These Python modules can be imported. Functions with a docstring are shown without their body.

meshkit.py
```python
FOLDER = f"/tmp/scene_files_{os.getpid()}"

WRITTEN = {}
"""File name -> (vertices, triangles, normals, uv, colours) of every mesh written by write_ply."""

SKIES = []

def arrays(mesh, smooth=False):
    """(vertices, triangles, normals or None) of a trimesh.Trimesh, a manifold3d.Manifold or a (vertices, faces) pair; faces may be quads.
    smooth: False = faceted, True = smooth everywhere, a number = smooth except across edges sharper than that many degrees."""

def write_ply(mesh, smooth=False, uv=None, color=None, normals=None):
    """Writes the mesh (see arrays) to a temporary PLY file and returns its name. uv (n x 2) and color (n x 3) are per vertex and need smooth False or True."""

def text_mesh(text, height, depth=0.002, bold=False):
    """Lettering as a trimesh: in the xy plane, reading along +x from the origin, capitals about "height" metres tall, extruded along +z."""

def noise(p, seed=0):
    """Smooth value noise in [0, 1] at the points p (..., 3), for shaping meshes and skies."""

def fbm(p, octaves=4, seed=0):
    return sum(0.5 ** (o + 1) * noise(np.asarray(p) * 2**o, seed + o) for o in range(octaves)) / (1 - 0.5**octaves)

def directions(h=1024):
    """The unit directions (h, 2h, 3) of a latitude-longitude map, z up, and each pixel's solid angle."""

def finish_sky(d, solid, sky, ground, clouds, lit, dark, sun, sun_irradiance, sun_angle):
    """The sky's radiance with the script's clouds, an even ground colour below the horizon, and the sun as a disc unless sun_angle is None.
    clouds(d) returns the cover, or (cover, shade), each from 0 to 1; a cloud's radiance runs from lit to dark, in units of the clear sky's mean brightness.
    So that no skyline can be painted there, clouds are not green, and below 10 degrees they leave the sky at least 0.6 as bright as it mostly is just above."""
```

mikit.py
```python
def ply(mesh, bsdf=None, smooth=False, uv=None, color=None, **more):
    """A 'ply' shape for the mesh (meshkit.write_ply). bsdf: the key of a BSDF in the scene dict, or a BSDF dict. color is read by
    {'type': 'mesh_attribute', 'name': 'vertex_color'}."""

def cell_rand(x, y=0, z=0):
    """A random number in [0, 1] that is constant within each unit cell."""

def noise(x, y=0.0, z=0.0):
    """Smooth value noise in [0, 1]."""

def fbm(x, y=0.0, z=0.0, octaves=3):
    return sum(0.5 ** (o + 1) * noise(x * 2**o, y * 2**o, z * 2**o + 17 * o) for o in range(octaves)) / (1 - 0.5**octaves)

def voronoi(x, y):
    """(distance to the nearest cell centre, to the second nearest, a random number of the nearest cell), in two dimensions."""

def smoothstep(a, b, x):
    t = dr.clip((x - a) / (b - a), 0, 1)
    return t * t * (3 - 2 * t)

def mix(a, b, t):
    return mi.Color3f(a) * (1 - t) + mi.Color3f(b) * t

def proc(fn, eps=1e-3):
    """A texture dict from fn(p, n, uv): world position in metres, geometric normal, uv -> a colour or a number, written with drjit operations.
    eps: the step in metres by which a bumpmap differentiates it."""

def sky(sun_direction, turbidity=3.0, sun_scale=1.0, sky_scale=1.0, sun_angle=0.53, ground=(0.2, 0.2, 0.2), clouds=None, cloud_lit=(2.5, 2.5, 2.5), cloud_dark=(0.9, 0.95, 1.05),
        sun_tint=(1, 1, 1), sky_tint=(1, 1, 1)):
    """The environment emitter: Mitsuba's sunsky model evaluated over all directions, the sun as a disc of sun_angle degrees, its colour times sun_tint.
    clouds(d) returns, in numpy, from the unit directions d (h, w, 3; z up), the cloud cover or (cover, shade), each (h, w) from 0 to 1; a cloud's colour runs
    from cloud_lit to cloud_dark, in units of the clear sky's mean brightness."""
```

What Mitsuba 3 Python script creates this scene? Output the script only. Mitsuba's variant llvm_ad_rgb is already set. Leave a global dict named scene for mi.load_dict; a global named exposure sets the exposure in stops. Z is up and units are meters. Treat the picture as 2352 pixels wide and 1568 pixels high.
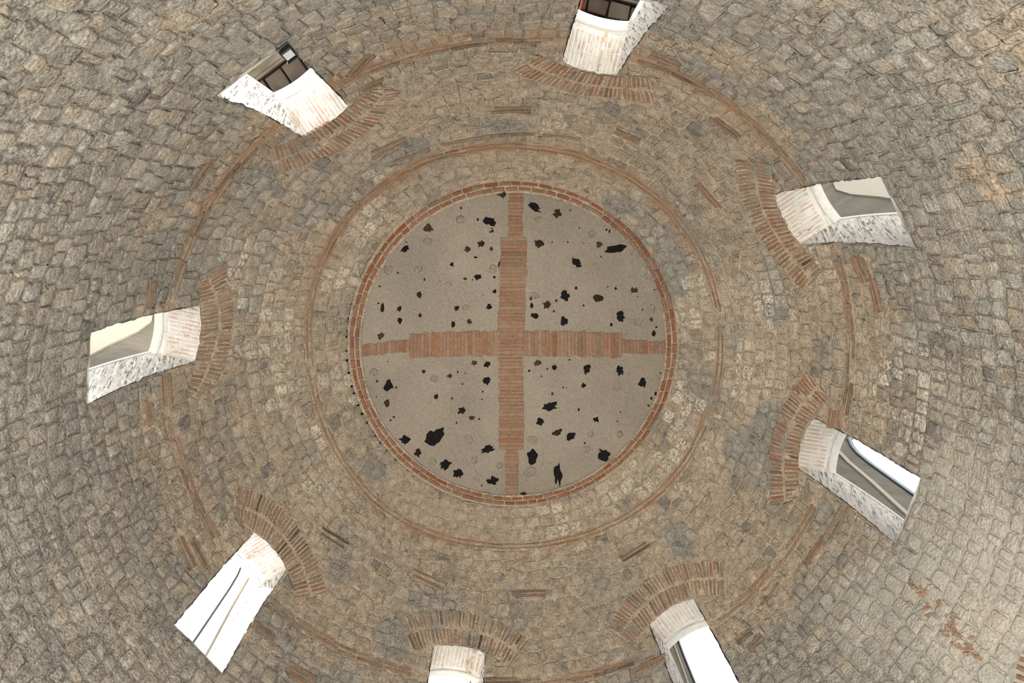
import math, random
import numpy as np, trimesh, manifold3d
import drjit as dr
import mitsuba as mi
import mikit
from mikit import noise, fbm, smoothstep, mix, cell_rand, proc
from shapely.geometry import Polygon, box as sbox
from shapely import affinity

rng = np.random.default_rng(7)
random.seed(7)
R, ZC = 5.0, 7.9                     # dome radius, height of its springing centre above the floor
scene, labels = {}, {}

# ------------------------------------------------------------------ camera, sky, exposure
CAM = np.array([0.25938, 2.84179, ZC - 6.29525])
FWD = np.array([-0.02687, -0.24235, 0.96982]); FWD /= np.linalg.norm(FWD)
UP = np.array([-0.00671, 0.97019, 0.24226]); UP -= FWD * (UP @ FWD); UP /= np.linalg.norm(UP)
RIGHT = np.cross(FWD, UP)
FPX = 1200.0
scene['camera'] = {'type': 'perspective', 'fov': math.degrees(2 * math.atan(1176 / FPX)), 'fov_axis': 'x', 'near_clip': 0.05, 'far_clip': 500.0,
                   'to_world': mi.ScalarTransform4f().look_at(origin=CAM.tolist(), target=(CAM + FWD).tolist(), up=UP.tolist())}
SUN_AZ, SUN_EL = math.radians(14), math.radians(28)
SUN = [math.cos(SUN_AZ) * math.cos(SUN_EL), math.sin(SUN_AZ) * math.cos(SUN_EL), math.sin(SUN_EL)]
def cloud_cover(d):
    n = 0.5 + 0.25 * np.sin(d[..., 0] * 3.1 + 1) * np.cos(d[..., 1] * 2.7) + 0.15 * np.sin(d[..., 0] * 9 + d[..., 2] * 7) * np.sin(d[..., 1] * 8 + 2)
    return np.clip(0.75 + 0.4 * n, 0, 1), np.clip(n, 0, 1)
scene['sky'] = mikit.sky(SUN, turbidity=4.0, sun_scale=2.3, sky_scale=0.60, sun_tint=(0.80, 1.0, 1.36), ground=(0.3, 0.29, 0.27), sky_tint=(1.10, 1.0, 0.90),
                          clouds=cloud_cover, cloud_lit=(1.75, 1.75, 1.75), cloud_dark=(1.2, 1.22, 1.26))
exposure = 3.75

def ray(px, py):
    return RIGHT * (px - 1176) / FPX + UP * (784 - py) / FPX + FWD

def proj(P):
    q = np.asarray(P) - CAM
    d = q @ FWD
    return np.stack([1176 + FPX * (q @ RIGHT) / d, 784 - FPX * (q @ UP) / d], -1), d

C0 = np.array([0, 0, ZC])
def on_wall(px, py):
    """the point of the dome (a sphere above the springing, a cylinder below) seen at a pixel"""
    v, c = ray(px, py), CAM - C0
    a, b, cc = v @ v, c @ v, c @ c - R * R
    D = b * b - a * cc
    if D > 0:
        P = c + v * (-b + math.sqrt(D)) / a
        if P[2] > 0: return P + C0
    a, b, cc = v[:2] @ v[:2], c[:2] @ v[:2], c[:2] @ c[:2] - R * R
    return c + v * (-b + math.sqrt(b * b - a * cc)) / a + C0

def on_level(px, py, z):
    v = ray(px, py)
    return CAM + v * (z - CAM[2]) / v[2]

def to_av(P):
    P = np.asarray(P); z = P[..., 2] - ZC
    v = np.where(z > 0, R * np.arccos(np.clip(z / R, -1, 1)), R * math.pi / 2 - z)
    return np.stack([np.arctan2(P[..., 1], P[..., 0]), v], -1)

def px_av(pts, ref=None):
    a = to_av(np.array([on_wall(*p) for p in pts]))
    if ref is not None: a[:, 0] = ref + wrap(a[:, 0] - ref)
    return a

def wrap(a): return (np.asarray(a) + math.pi) % (2 * math.pi) - math.pi

def surf(az, v):
    """(point, normal towards the room) of the inner wall at azimuth az and meridian length v from the crown"""
    az, v = np.asarray(az, float), np.asarray(v, float)
    th = np.minimum(v, R * math.pi / 2) / R
    rho, z = R * np.sin(th), R * np.cos(th) - np.maximum(v - R * math.pi / 2, 0)
    c, s = np.cos(az), np.sin(az)
    P = np.stack([rho * c, rho * s, z + ZC], -1)
    N = -np.stack([np.sin(th) * c, np.sin(th) * s, np.cos(th)], -1)
    return P, N

def rho_of(v): return R * math.sin(min(v, R * math.pi / 2) / R)

def vnoise(p, seed=0):
    """smooth value noise for numpy points"""
    p = np.asarray(p, float) + seed * 13.7
    i = np.floor(p).astype(np.int64); f = p - i; f = f * f * (3 - 2 * f)
    def h(a, b, c):
        n = (i[..., 0] + a) * 374761393 + (i[..., 1] + b) * 668265263 + (i[..., 2] + c) * 2147483647
        n = (n ^ (n >> 13)) * 1274126177
        return ((n ^ (n >> 16)) & 0xFFFF) / 65535.0
    x = lambda b, c: h(0, b, c) * (1 - f[..., 0]) + h(1, b, c) * f[..., 0]
    y = lambda c: x(0, c) * (1 - f[..., 1]) + x(1, c) * f[..., 1]
    return y(0) * (1 - f[..., 2]) + y(1) * f[..., 2]

def vfbm(p, o=3): return sum(0.5 ** (k + 1) * vnoise(np.asarray(p) * 2 ** k, k) for k in range(o)) / (1 - 0.5 ** o)

# ------------------------------------------------------------------ materials
def lerp(a, b, t): return mi.Color3f(a) * (1 - t) + mi.Color3f(b) * t

def fields(p):
    z = p.z - ZC
    phi = dr.atan2(p.y, p.x)
    n1 = fbm(p.x * 0.9 + 3, p.y * 0.9, p.z * 0.9, 3)
    low = smoothstep(1.3, -0.9, z)
    grey = dr.clip(low * (0.62 + 0.8 * n1) + smoothstep(0.60, 0.72, fbm(p.x * 0.7 + 20, p.y * 0.7, p.z * 0.7 + 4, 3)) * 0.8, 0, 1)
    return z, phi, n1, grey

LIT_BLOOM = on_wall(2280, 1420)  # centre of the pale area that paints in the brighter light there
def lit_bloom(p):
    """whitish stone and the brighter light low on the east side, painted as one ragged pale area"""
    d = dr.norm(mi.Vector3f(p) - mi.Vector3f(*LIT_BLOOM.tolist()))
    return smoothstep(2.3, 0.5, d + 2.2 * (fbm(p.x * 1.6, p.y * 1.6, p.z * 1.6 + 2, 4) - 0.5))

def stain(p, z, phi):
    """rust-brown stain washed along the brick courses, in places"""
    nz = fbm(p.x * 3.5, p.y * 3.5, p.z * 3.5 + 9, 3)
    ring3 = smoothstep(0.30, 0.05, dr.abs(z - 0.80))
    ring2 = smoothstep(0.22, 0.03, dr.abs(z - 3.10))
    where = smoothstep(0.42, 0.62, fbm(dr.cos(phi) * 2.2 + 5, dr.sin(phi) * 2.2 + 1, 0.3, 2))
    north = smoothstep(0.1, 0.8, dr.sin(phi))
    return dr.clip((ring3 * (0.15 + 0.85 * north) + ring2) * smoothstep(0.42, 0.64, nz + 0.10 * north) * (0.22 + 0.40 * where + 0.45 * north), 0, 0.75)

def grit(mid, fine): return dr.maximum(0.98 + 0.75 * (mid - 0.5) + 1.25 * (fine - 0.5), 0.2)

def cracks(p):
    n = fbm(p.x * 6.5 + 30, p.y * 6.5, p.z * 6.5, 3)
    return smoothstep(0.955, 0.990, 1 - dr.abs(2 * n - 1)) * smoothstep(0.40, 0.60, noise(p.x * 2.2, p.y * 2.2, p.z * 2.2 + 3)) * 0.8

TAN, GREYM = (0.500, 0.425, 0.355), (0.345, 0.338, 0.324)
def mortar_base(p, f, fine, mid):
    z, phi, n1, grey = f
    patch = smoothstep(0.42, 0.58, fbm(p.x * 1.3 + 50, p.y * 1.3, p.z * 1.3 + 8, 3) + 0.30 * (grey - 0.45))
    return lerp(TAN, GREYM, patch) * grit(mid, fine)

def wear_and_light(p, f, c, amount):
    """pits, cracks, whitish stone, painted corner light and rust stain, the same over stone and mortar"""
    c = lerp(c, c * 0.45, dr.maximum(cracks(p), smoothstep(0.71, 0.80, noise(p.x * 45, p.y * 45, p.z * 45 + 5)) * 0.55))
    c = lerp(c, (0.63, 0.62, 0.60), lit_bloom(p) * 0.58)
    return lerp(c, (0.395, 0.245, 0.150), stain(p, f[0], f[1]) * amount)

def mortar_col(p, n, uv):
    f = fields(p)
    fine = fbm(p.x * 75, p.y * 75, p.z * 75, 3)
    mid = fbm(p.x * 12, p.y * 12, p.z * 12, 3)
    return wear_and_light(p, f, mortar_base(p, f, fine, mid), 1.0)

def stone_col(p, n, uv):
    f = fields(p); z, phi, n1, grey = f
    fine = fbm(p.x * 75, p.y * 75, p.z * 75, 3)
    mid = fbm(p.x * 12, p.y * 12, p.z * 12, 3)
    tone, white = uv.x, uv.y
    warm, cool, dark = (0.425, 0.368, 0.312), (0.420, 0.412, 0.400), (0.230, 0.224, 0.216)
    c = lerp(warm, cool, dr.clip(grey * 0.75 + (tone - 0.5) * 0.9, 0, 1))
    c = lerp(c, dark, smoothstep(0.80, 1.0, tone) * 0.8)
    c = c * (0.84 + 0.28 * cell_rand(dr.floor(tone * 9173.0), 3, 1)) * grit(mid, fine)
    smear = smoothstep(0.45, 0.60, fbm(p.x * 5 + 7, p.y * 5, p.z * 5, 4) + 0.9 * (fbm(p.x * 0.6 + 9, p.y * 0.6 + 4, p.z * 0.6, 2) - 0.5)) * 0.85
    c = lerp(c, mortar_base(p, f, fine, mid), smear)
    salt = smoothstep(0.46, 0.56, noise(p.x * 34 + 11, p.y * 34, p.z * 34) * 0.55 + noise(p.x * 75, p.y * 75 + 2, p.z * 75) * 0.45) * white
    c = lerp(c, (0.80, 0.76, 0.69), salt)
    return wear_and_light(p, f, c, 0.5)

def brick_col(p, n, uv):
    tone, dust = uv.x, uv.y
    fine = fbm(p.x * 65, p.y * 65, p.z * 65, 3)
    mid = fbm(p.x * 16, p.y * 16, p.z * 16, 2)
    c = lerp((0.340, 0.175, 0.118), (0.320, 0.205, 0.152), smoothstep(0.12, 0.45, tone))
    c = lerp(c, (0.300, 0.120, 0.066), smoothstep(0.12, 0.0, tone))
    c = lerp(c, (0.225, 0.160, 0.125), smoothstep(0.55, 0.80, tone))
    c = lerp(c, (0.120, 0.085, 0.066), smoothstep(0.80, 0.98, tone))
    c = c * (0.62 + 0.25 * mid + 0.50 * fine)
    c = lerp(c, c * 0.3, smoothstep(0.70, 0.78, noise(p.x * 70, p.y * 70, p.z * 70)) * 0.6)
    return lerp(c, mi.Color3f((0.45, 0.375, 0.305)) * (0.7 + 0.6 * fine), dr.clip(dust * (0.2 + 1.2 * mid), 0, 0.9))

def cap_col(p, n, uv):
    a = noise(p.x * 75, p.y * 75, 1.5); b = noise(p.x * 38, p.y * 38, 7.5); m = fbm(p.x * 1.1, p.y * 1.1, 2.0, 3)
    c = mi.Color3f((0.350, 0.316, 0.284)) * (0.44 + 0.55 * a + 0.32 * b + 0.30 * m)
    c = lerp(c, (0.58, 0.53, 0.47), smoothstep(0.76, 0.88, noise(p.x * 60 + 3, p.y * 60, 4.5)) * 0.7)
    return lerp(c, (0.09, 0.075, 0.06), smoothstep(0.80, 0.90, noise(p.x * 44 + 9, p.y * 44, 9.5)) * 0.7)

def lava_col(p, n, uv):
    f = fbm(p.x * 50, p.y * 50, p.z * 50, 3)
    c = lerp((0.018, 0.018, 0.020), (0.085, 0.058, 0.036), smoothstep(0.3, 0.8, uv.x))
    c = lerp(c, (0.33, 0.30, 0.26), smoothstep(0.88, 0.98, uv.x))
    return c * (0.35 + 1.3 * f)

def plaster_col(p, n, uv):
    f = fbm(p.x * 25, p.y * 25, p.z * 25, 3)
    rad = dr.sqrt(p.x * p.x + p.y * p.y)
    al, ac = p.z + 0.5 * rad, rad - 0.5 * p.z
    streak = smoothstep(0.61, 0.73, fbm(al * 5.0, ac * 62 + 6, 2.0, 3) + 0.08 * (fbm(p.x * 3, p.y * 3, p.z * 3, 2) - 0.5)) * uv.x
    c = mi.Color3f((0.71, 0.715, 0.73)) * (0.82 + 0.26 * f)
    return lerp(c, (0.20, 0.19, 0.175), streak * 0.9)

def soffit_col(p, n, uv):
    f = fbm(p.x * 30, p.y * 30, p.z * 30, 3)
    c = lerp((0.56, 0.415, 0.35), (0.58, 0.535, 0.51), uv.x) * (0.80 + 0.3 * f)
    return lerp(c, (0.64, 0.63, 0.62), smoothstep(0.42, 0.62, fbm(p.x * 9, p.y * 9, p.z * 9, 3)) * 0.8)

def concrete_col(p, n, uv):
    f = fbm(p.x * 2.5, p.y * 2.5, p.z * 5, 4)
    g = fbm(p.x * 30, p.y * 30, p.z * 8, 3)
    return mi.Color3f((0.195, 0.19, 0.177)) * (0.62 + 0.5 * f + 0.25 * g)

def slab_col(p, n, uv):
    f = fbm(p.x * 7, p.y * 7, p.z * 7, 4)
    c = lerp((0.085, 0.08, 0.076), (0.055, 0.042, 0.034), uv.x)
    return c * (0.5 + f) * 1.0

def timber_col(p, n, uv):
    f = fbm(p.x * 6 + p.y * 4, p.y * 6, p.z * 30, 3)
    return mi.Color3f((0.11, 0.10, 0.086)) * (0.5 + f)

def floor_col(p, n, uv):
    f = fbm(p.x * 1.5, p.y * 1.5, 0.5, 4)
    return mi.Color3f((0.56, 0.53, 0.48)) * (0.75 + 0.5 * f)

def grain(fr, amp):
    def fn(p, n, uv): return noise(p.x * fr, p.y * fr, p.z * fr) * amp + noise(p.x * fr * 2.3, p.y * fr * 2.3, p.z * fr * 2.3) * amp * 0.5
    return fn

def mat(key, fn, bump=None, eps=2e-3):
    d = {'type': 'diffuse', 'reflectance': proc(fn) if callable(fn) else {'type': 'rgb', 'value': list(fn)}}
    if bump is not None: d = {'type': 'bumpmap', 'arbitrary': proc(bump, eps=eps), 'scale': 1.0, 'bsdf': d}
    scene[key] = {'type': 'twosided', 'bsdf': d}

g1, g2 = grain(48, 0.011), grain(30, 0.016)
mat('mortar_material', mortar_col, g2, 3e-3)
mat('stone_material', stone_col, g1, 3e-3)
mat('brick_material', brick_col, grain(60, 0.006), 3e-3)
mat('cap_material', cap_col, grain(70, 0.006), 3e-3)
mat('lava_material', lava_col, grain(40, 0.014), 3e-3)
mat('plaster_material', plaster_col, grain(22, 0.012), 3e-3)
mat('soffit_material', soffit_col)
mat('concrete_material', concrete_col)
mat('slab_material', slab_col)
mat('timber_material', timber_col)
mat('floor_material', floor_col)
mat('pale_rib_and_sun_material', (0.46, 0.45, 0.42))  # pale ribs, and the sunlight painted on two of the fins
mat('red_material', (0.30, 0.055, 0.04))
mat('white_material', (0.78, 0.78, 0.78))
scene['steel_material'] = {'type': 'twosided', 'bsdf': {'type': 'principled', 'base_color': {'type': 'rgb', 'value': [0.09, 0.13, 0.17]}, 'roughness': 0.35, 'metallic': 0.6}}
scene['black_material'] = {'type': 'twosided', 'bsdf': {'type': 'roughplastic', 'diffuse_reflectance': {'type': 'rgb', 'value': [0.02, 0.024, 0.03]}, 'alpha': 0.25}}
scene['lens_material'] = {'type': 'twosided', 'bsdf': {'type': 'roughplastic', 'diffuse_reflectance': {'type': 'rgb', 'value': [0.62, 0.68, 0.74]}, 'alpha': 0.08}}

# ------------------------------------------------------------------ mesh helpers
used = {}
def key_for(base):
    n = used.get(base, -1) + 1
    used[base] = n
    return base if n == 0 else f'{base}_{n:03d}'

def add(base, mesh, m, smooth=False, uv=None, parent=None):
    k = key_for(parent + '__' + base if parent else base)
    scene[k] = mikit.ply(mesh, m, smooth=smooth, uv=uv)
    return k

def tag(k, label, cat=None, group=None, kind=None):
    labels[k] = {'label': label}
    if cat: labels[k]['category'] = cat
    if group: labels[k]['group'] = group
    if kind: labels[k]['kind'] = kind
    return k

def piece(P, N, h, inset=0.012, depth=0.03, rough=0.002, bulge=0.15, tilt=0.0):
    """a pillow-edged block: outline P on the wall (n x 3), N the direction towards the room, standing h proud"""
    P = np.asarray(P, float); n = len(P); N = N / np.linalg.norm(N)
    c = P.mean(0)
    ar = sum(np.cross(P[i] - c, P[(i + 1) % n] - c) for i in range(n))
    if ar @ N < 0: P = P[::-1]
    q = P - c
    a = np.linalg.svd(q, full_matrices=False)[2][:2]
    ext = np.maximum(np.abs(q @ a.T).max(0), 1e-4)
    sc = 1 - np.minimum(inset / ext, 0.45)
    I = c + (q @ a.T * sc) @ a + N * ((q @ N)[:, None])
    j = rng.normal(0, rough, n)[:, None]
    if tilt: j = j + (q @ (a.T @ rng.normal(0, 1, 2)) * tilt)[:, None]
    V = np.vstack([P - N * depth, P + N * np.maximum(h * 0.5 + j * 0.8, 0.001), I + N * (h + j), (c + N * h * (1 + bulge))[None]])
    i = np.arange(n); k = (i + 1) % n
    F = np.vstack([np.c_[i, k, n + k], np.c_[i, n + k, n + i], np.c_[n + i, n + k, 2 * n + k], np.c_[n + i, 2 * n + k, 2 * n + i], np.c_[2 * n + i, 2 * n + k, np.full(n, 3 * n)]])
    return V, F

def uvs(V, u, w): return np.tile([[u, w]], (len(V), 1))

def add_piece(base, P, N, h, m, u, w, parent, **k):
    V, F = piece(P, N, h, **k)
    return add(base, (V, F), m, smooth=True, uv=uvs(V, u, w), parent=parent)

def bx(sx, sy, sz, at=(0, 0, 0), bev=0.0):
    if bev > 0:
        pts = []
        for a in (-1, 1):
            for b in (-1, 1):
                for c in (-1, 1):
                    for ax in range(3):
                        d = np.array([sx / 2 * a, sy / 2 * b, sz / 2 * c]); e = np.array([a, b, c]) * bev; e[ax] = 0
                        pts.append(d - e)
        m = trimesh.convex.convex_hull(np.array(pts))
    else: m = trimesh.creation.box((sx, sy, sz))
    m.apply_translation(at)
    return m

def local(az):
    """4x4: x outwards along the radius, y along the wall, z up, origin at the springing centre"""
    c, s = math.cos(az), math.sin(az)
    return np.array([[c, -s, 0, 0], [s, c, 0, 0], [0, 0, 1, ZC], [0, 0, 0, 1.0]])

def put(m, az):
    m = m.copy(); m.apply_transform(local(az)); return m

def extrude(poly, t):
    """(x,z) polygon of shapely extruded along y from 0 to t, in the local frame"""
    m = trimesh.creation.extrude_polygon(poly, t) if False else None
    cs = manifold3d.CrossSection([np.array(poly.exterior.coords)[:-1].tolist()], manifold3d.FillRule.NonZero)
    mm = manifold3d.Manifold.extrude(cs, t).to_mesh()
    v = mm.vert_properties[:, :3].astype(float)
    v = np.stack([v[:, 0], -v[:, 2], v[:, 1]], -1)         # (x, z, y) -> x, -y, z keeps the winding
    return trimesh.Trimesh(v, mm.tri_verts, process=False)

def T3(m): return trimesh.Trimesh(m.to_mesh().vert_properties[:, :3].astype(float), m.to_mesh().tri_verts, process=False)
def M3(v, f): return manifold3d.Manifold(manifold3d.Mesh(np.asarray(v, np.float32), np.asarray(f, np.uint32)))

# ------------------------------------------------------------------ where the windows are
SIDES = ['northwest', 'north', 'northeast', 'east', 'southeast', 'south', 'southwest', 'west']
WORDS = {'northwest': 'upper left', 'north': 'top', 'northeast': 'right, above the middle', 'east': 'right, below the middle', 'southeast': 'bottom right', 'south': 'bottom centre', 'southwest': 'bottom left', 'west': 'far left'}
SPRING = {'northwest': [(692.3, 314.8), (806, 247)], 'north': [(1287.5, 144.6), (1420, 173.5)], 'northeast': [(1776, 446), (1836.7, 564.4)], 'east': [(1865.9, 956.5), (1829.7, 1075.7)],
          'southeast': [(1592.9, 1370.8), (1488.4, 1432.5)], 'south': [(1117, 1498.6), (994.5, 1481)], 'southwest': [(659, 1309.7), (585.8, 1218.8)], 'west': [(448, 832), (461.6, 701)]}
WB = {'northwest': 0.44, 'north': 0.43, 'northeast': 0.465, 'east': 0.48, 'southeast': 0.48, 'south': 0.49, 'southwest': 0.475, 'west': 0.44}
ZB = -0.55
WIN = []
for side in SIDES:
    a, b = [on_wall(*p) for p in SPRING[side]]
    m = a + b
    az = math.atan2(m[1], m[0])
    WIN.append(dict(side=side, az=az, wt=np.linalg.norm((a - b)[:2]) / 2, wb=WB[side], zt=(a[2] + b[2]) / 2 - ZC, rise=0.075))
AZ = np.array([w['az'] for w in WIN])

def half(w, z): return w['wb'] + (w['wt'] - w['wb']) * (z - ZB) / (w['zt'] - ZB)
def top(w, s): return w['zt'] + w['rise'] * (1 - (s / w['wt']) ** 2)
def rin(z): return math.sqrt(R * R - max(z, 0) ** 2)
def rout(z): return math.sqrt(5.62 ** 2 - max(z, 0) ** 2)

def opening(w, jag=0.0, grow=0.0):
    r = np.random.default_rng(int(w['az'] * 1000) % 9999)
    L = []
    for z in np.linspace(ZB - grow, w['zt'], 22): L.append((half(w, z) + grow, z))
    for s in np.linspace(w['wt'] + grow, -w['wt'] - grow, 16)[1:-1]: L.append((s, top(w, np.clip(s, -w['wt'], w['wt'])) + grow))
    for z in np.linspace(w['zt'], ZB - grow, 22): L.append((-half(w, z) - grow, z))
    for s in np.linspace(-w['wb'], w['wb'], 12)[1:-1]: L.append((s, ZB - grow))
    L = np.array(L)
    return L + r.normal(0, jag, L.shape) if jag else L

# the arched openings of the drum below each window, made wide for fill light
DOOR_HALF, DOOR_SPRING, DOOR_TOP = 1.62, -3.75, -2.52
def door_outline(side='east'):
    DOOR_TOP = -2.52 if side == 'east' else -3.15
    L = [(DOOR_HALF, -ZC - 0.2), (DOOR_HALF, DOOR_SPRING)]
    for t in np.linspace(0, math.pi, 17)[1:-1]: L.append((DOOR_HALF * math.cos(t), DOOR_SPRING + (DOOR_TOP - DOOR_SPRING) * math.sin(t)))
    return np.array(L + [(-DOOR_HALF, DOOR_SPRING), (-DOOR_HALF, -ZC - 0.2)])

def prism(outline, x0, x1):
    """(y,z) outline extruded along x in the local frame"""
    cs = manifold3d.CrossSection([np.asarray(outline).tolist()], manifold3d.FillRule.NonZero)
    mm = manifold3d.Manifold.extrude(cs, x1 - x0).to_mesh()
    v = mm.vert_properties[:, :3].astype(float)
    v = np.stack([v[:, 2] + x0, v[:, 0], v[:, 1]], -1)
    return v, mm.tri_verts

# ------------------------------------------------------------------ brick courses that ring the dome: fitted to smooth closed lines
RING2 = [(717.6, 893), (767, 1018), (821, 1102), (884.7, 1171), (1607, 588), (1640.8, 666.6), (1657.7, 784.5), (1653.5, 840.7), (1615.6, 981), (856, 435), (1002, 367.7), (1136.8, 336.8), (1249, 342.4), (1389.4, 376), (1500, 447), (1170, 1256), (1300, 1240), (1050, 1238), (712, 790), (728, 650), (772, 540)]
RING3 = [(800, 188), (979.6, 123.5), (1136.8, 96.8), (1291, 98), (1921.5, 579.6), (1935.5, 630), (1955, 742), (1955, 812.6), (1949.6, 882.8), (1890, 1142.6), (1820, 1241.7), (1741, 1340), (1651.8, 1418), (407.7, 1023), (428, 1115), (471, 1199), (506.6, 1255.4), (665, 1408), (741, 1463.6), (421.7, 604), (399.9, 684), (385, 895), (1475, 1519), (1380, 1540), (918, 1539), (1560, 150), (1700, 262), (1800, 370), (560, 350), (480, 470)]
CAPRING = [(1180.5, 419.4), (1554.5, 752), (1155, 1158.7), (805.5, 752), (904, 523), (1440, 512), (1490, 994), (856, 981.6), (1552, 815), (808, 830)]
def fourier(A, order, ridge=0.02):
    cols = lambda a: np.stack([np.ones_like(a)] + [f(k * a) for k in range(1, order + 1) for f in (np.cos, np.sin)], -1)
    X = cols(A[:, 0]); reg = np.eye(X.shape[1]) * ridge * len(A); reg[0, 0] = 0
    c = np.linalg.solve(X.T @ X + reg, X.T @ A[:, 1])
    return lambda a: cols(np.asarray(a, float)) @ c
ring2 = fourier(px_av(RING2), 4)
ring3 = fourier(px_av(RING3), 4, 0.04)
ZCAP = ZC + 3.7476
capl = np.array([on_level(*p, ZCAP) for p in CAPRING])
caprho = fourier(np.stack([np.arctan2(capl[:, 1], capl[:, 0]), np.hypot(capl[:, 0], capl[:, 1])], -1), 2)
def vcap(a): return R * np.arcsin(np.clip(caprho(a) / R, 0, 1))

# ------------------------------------------------------------------ the shell: crown and eight bays
def shell_grid(azs, vs, thick):
    A, Vv = np.meshgrid(azs, vs, indexing='ij')
    P, N = surf(A, Vv)
    d = (vfbm(P * 2.2, 3) - 0.5) * 0.05 + (vfbm(P * 7 + 40, 2) - 0.5) * 0.018
    Pin = P + N * (d[..., None] - 0.006)
    th = np.minimum(Vv, R * math.pi / 2) / R
    ro = (R + thick)
    zz = np.where(Vv > R * math.pi / 2, R * math.pi / 2 - Vv, ro * np.cos(th))
    Po = np.stack([ro * np.sin(th) * np.cos(A), ro * np.sin(th) * np.sin(A), zz + ZC], -1)
    na, nv = A.shape
    V = np.vstack([Pin.reshape(-1, 3), Po.reshape(-1, 3)]); o = na * nv
    idx = np.arange(o).reshape(na, nv)
    F = []
    def quad(a, b, c, d): F.append(np.c_[a.ravel(), b.ravel(), c.ravel()]); F.append(np.c_[a.ravel(), c.ravel(), d.ravel()])
    a, b, c, d_ = idx[:-1, :-1], idx[1:, :-1], idx[1:, 1:], idx[:-1, 1:]
    quad(a, d_, c, b); quad(o + a, o + b, o + c, o + d_)
    for e0, e1 in ((idx[0, :-1], idx[0, 1:]),): quad(e0, o + e0, o + e1, e1)
    for e0, e1 in ((idx[-1, :-1], idx[-1, 1:]),): quad(e0, e1, o + e1, o + e0)
    quad(idx[:-1, 0], idx[1:, 0], o + idx[1:, 0], o + idx[:-1, 0])
    quad(idx[:-1, -1], o + idx[:-1, -1], o + idx[1:, -1], idx[1:, -1])
    return V, np.vstack(F)

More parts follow.
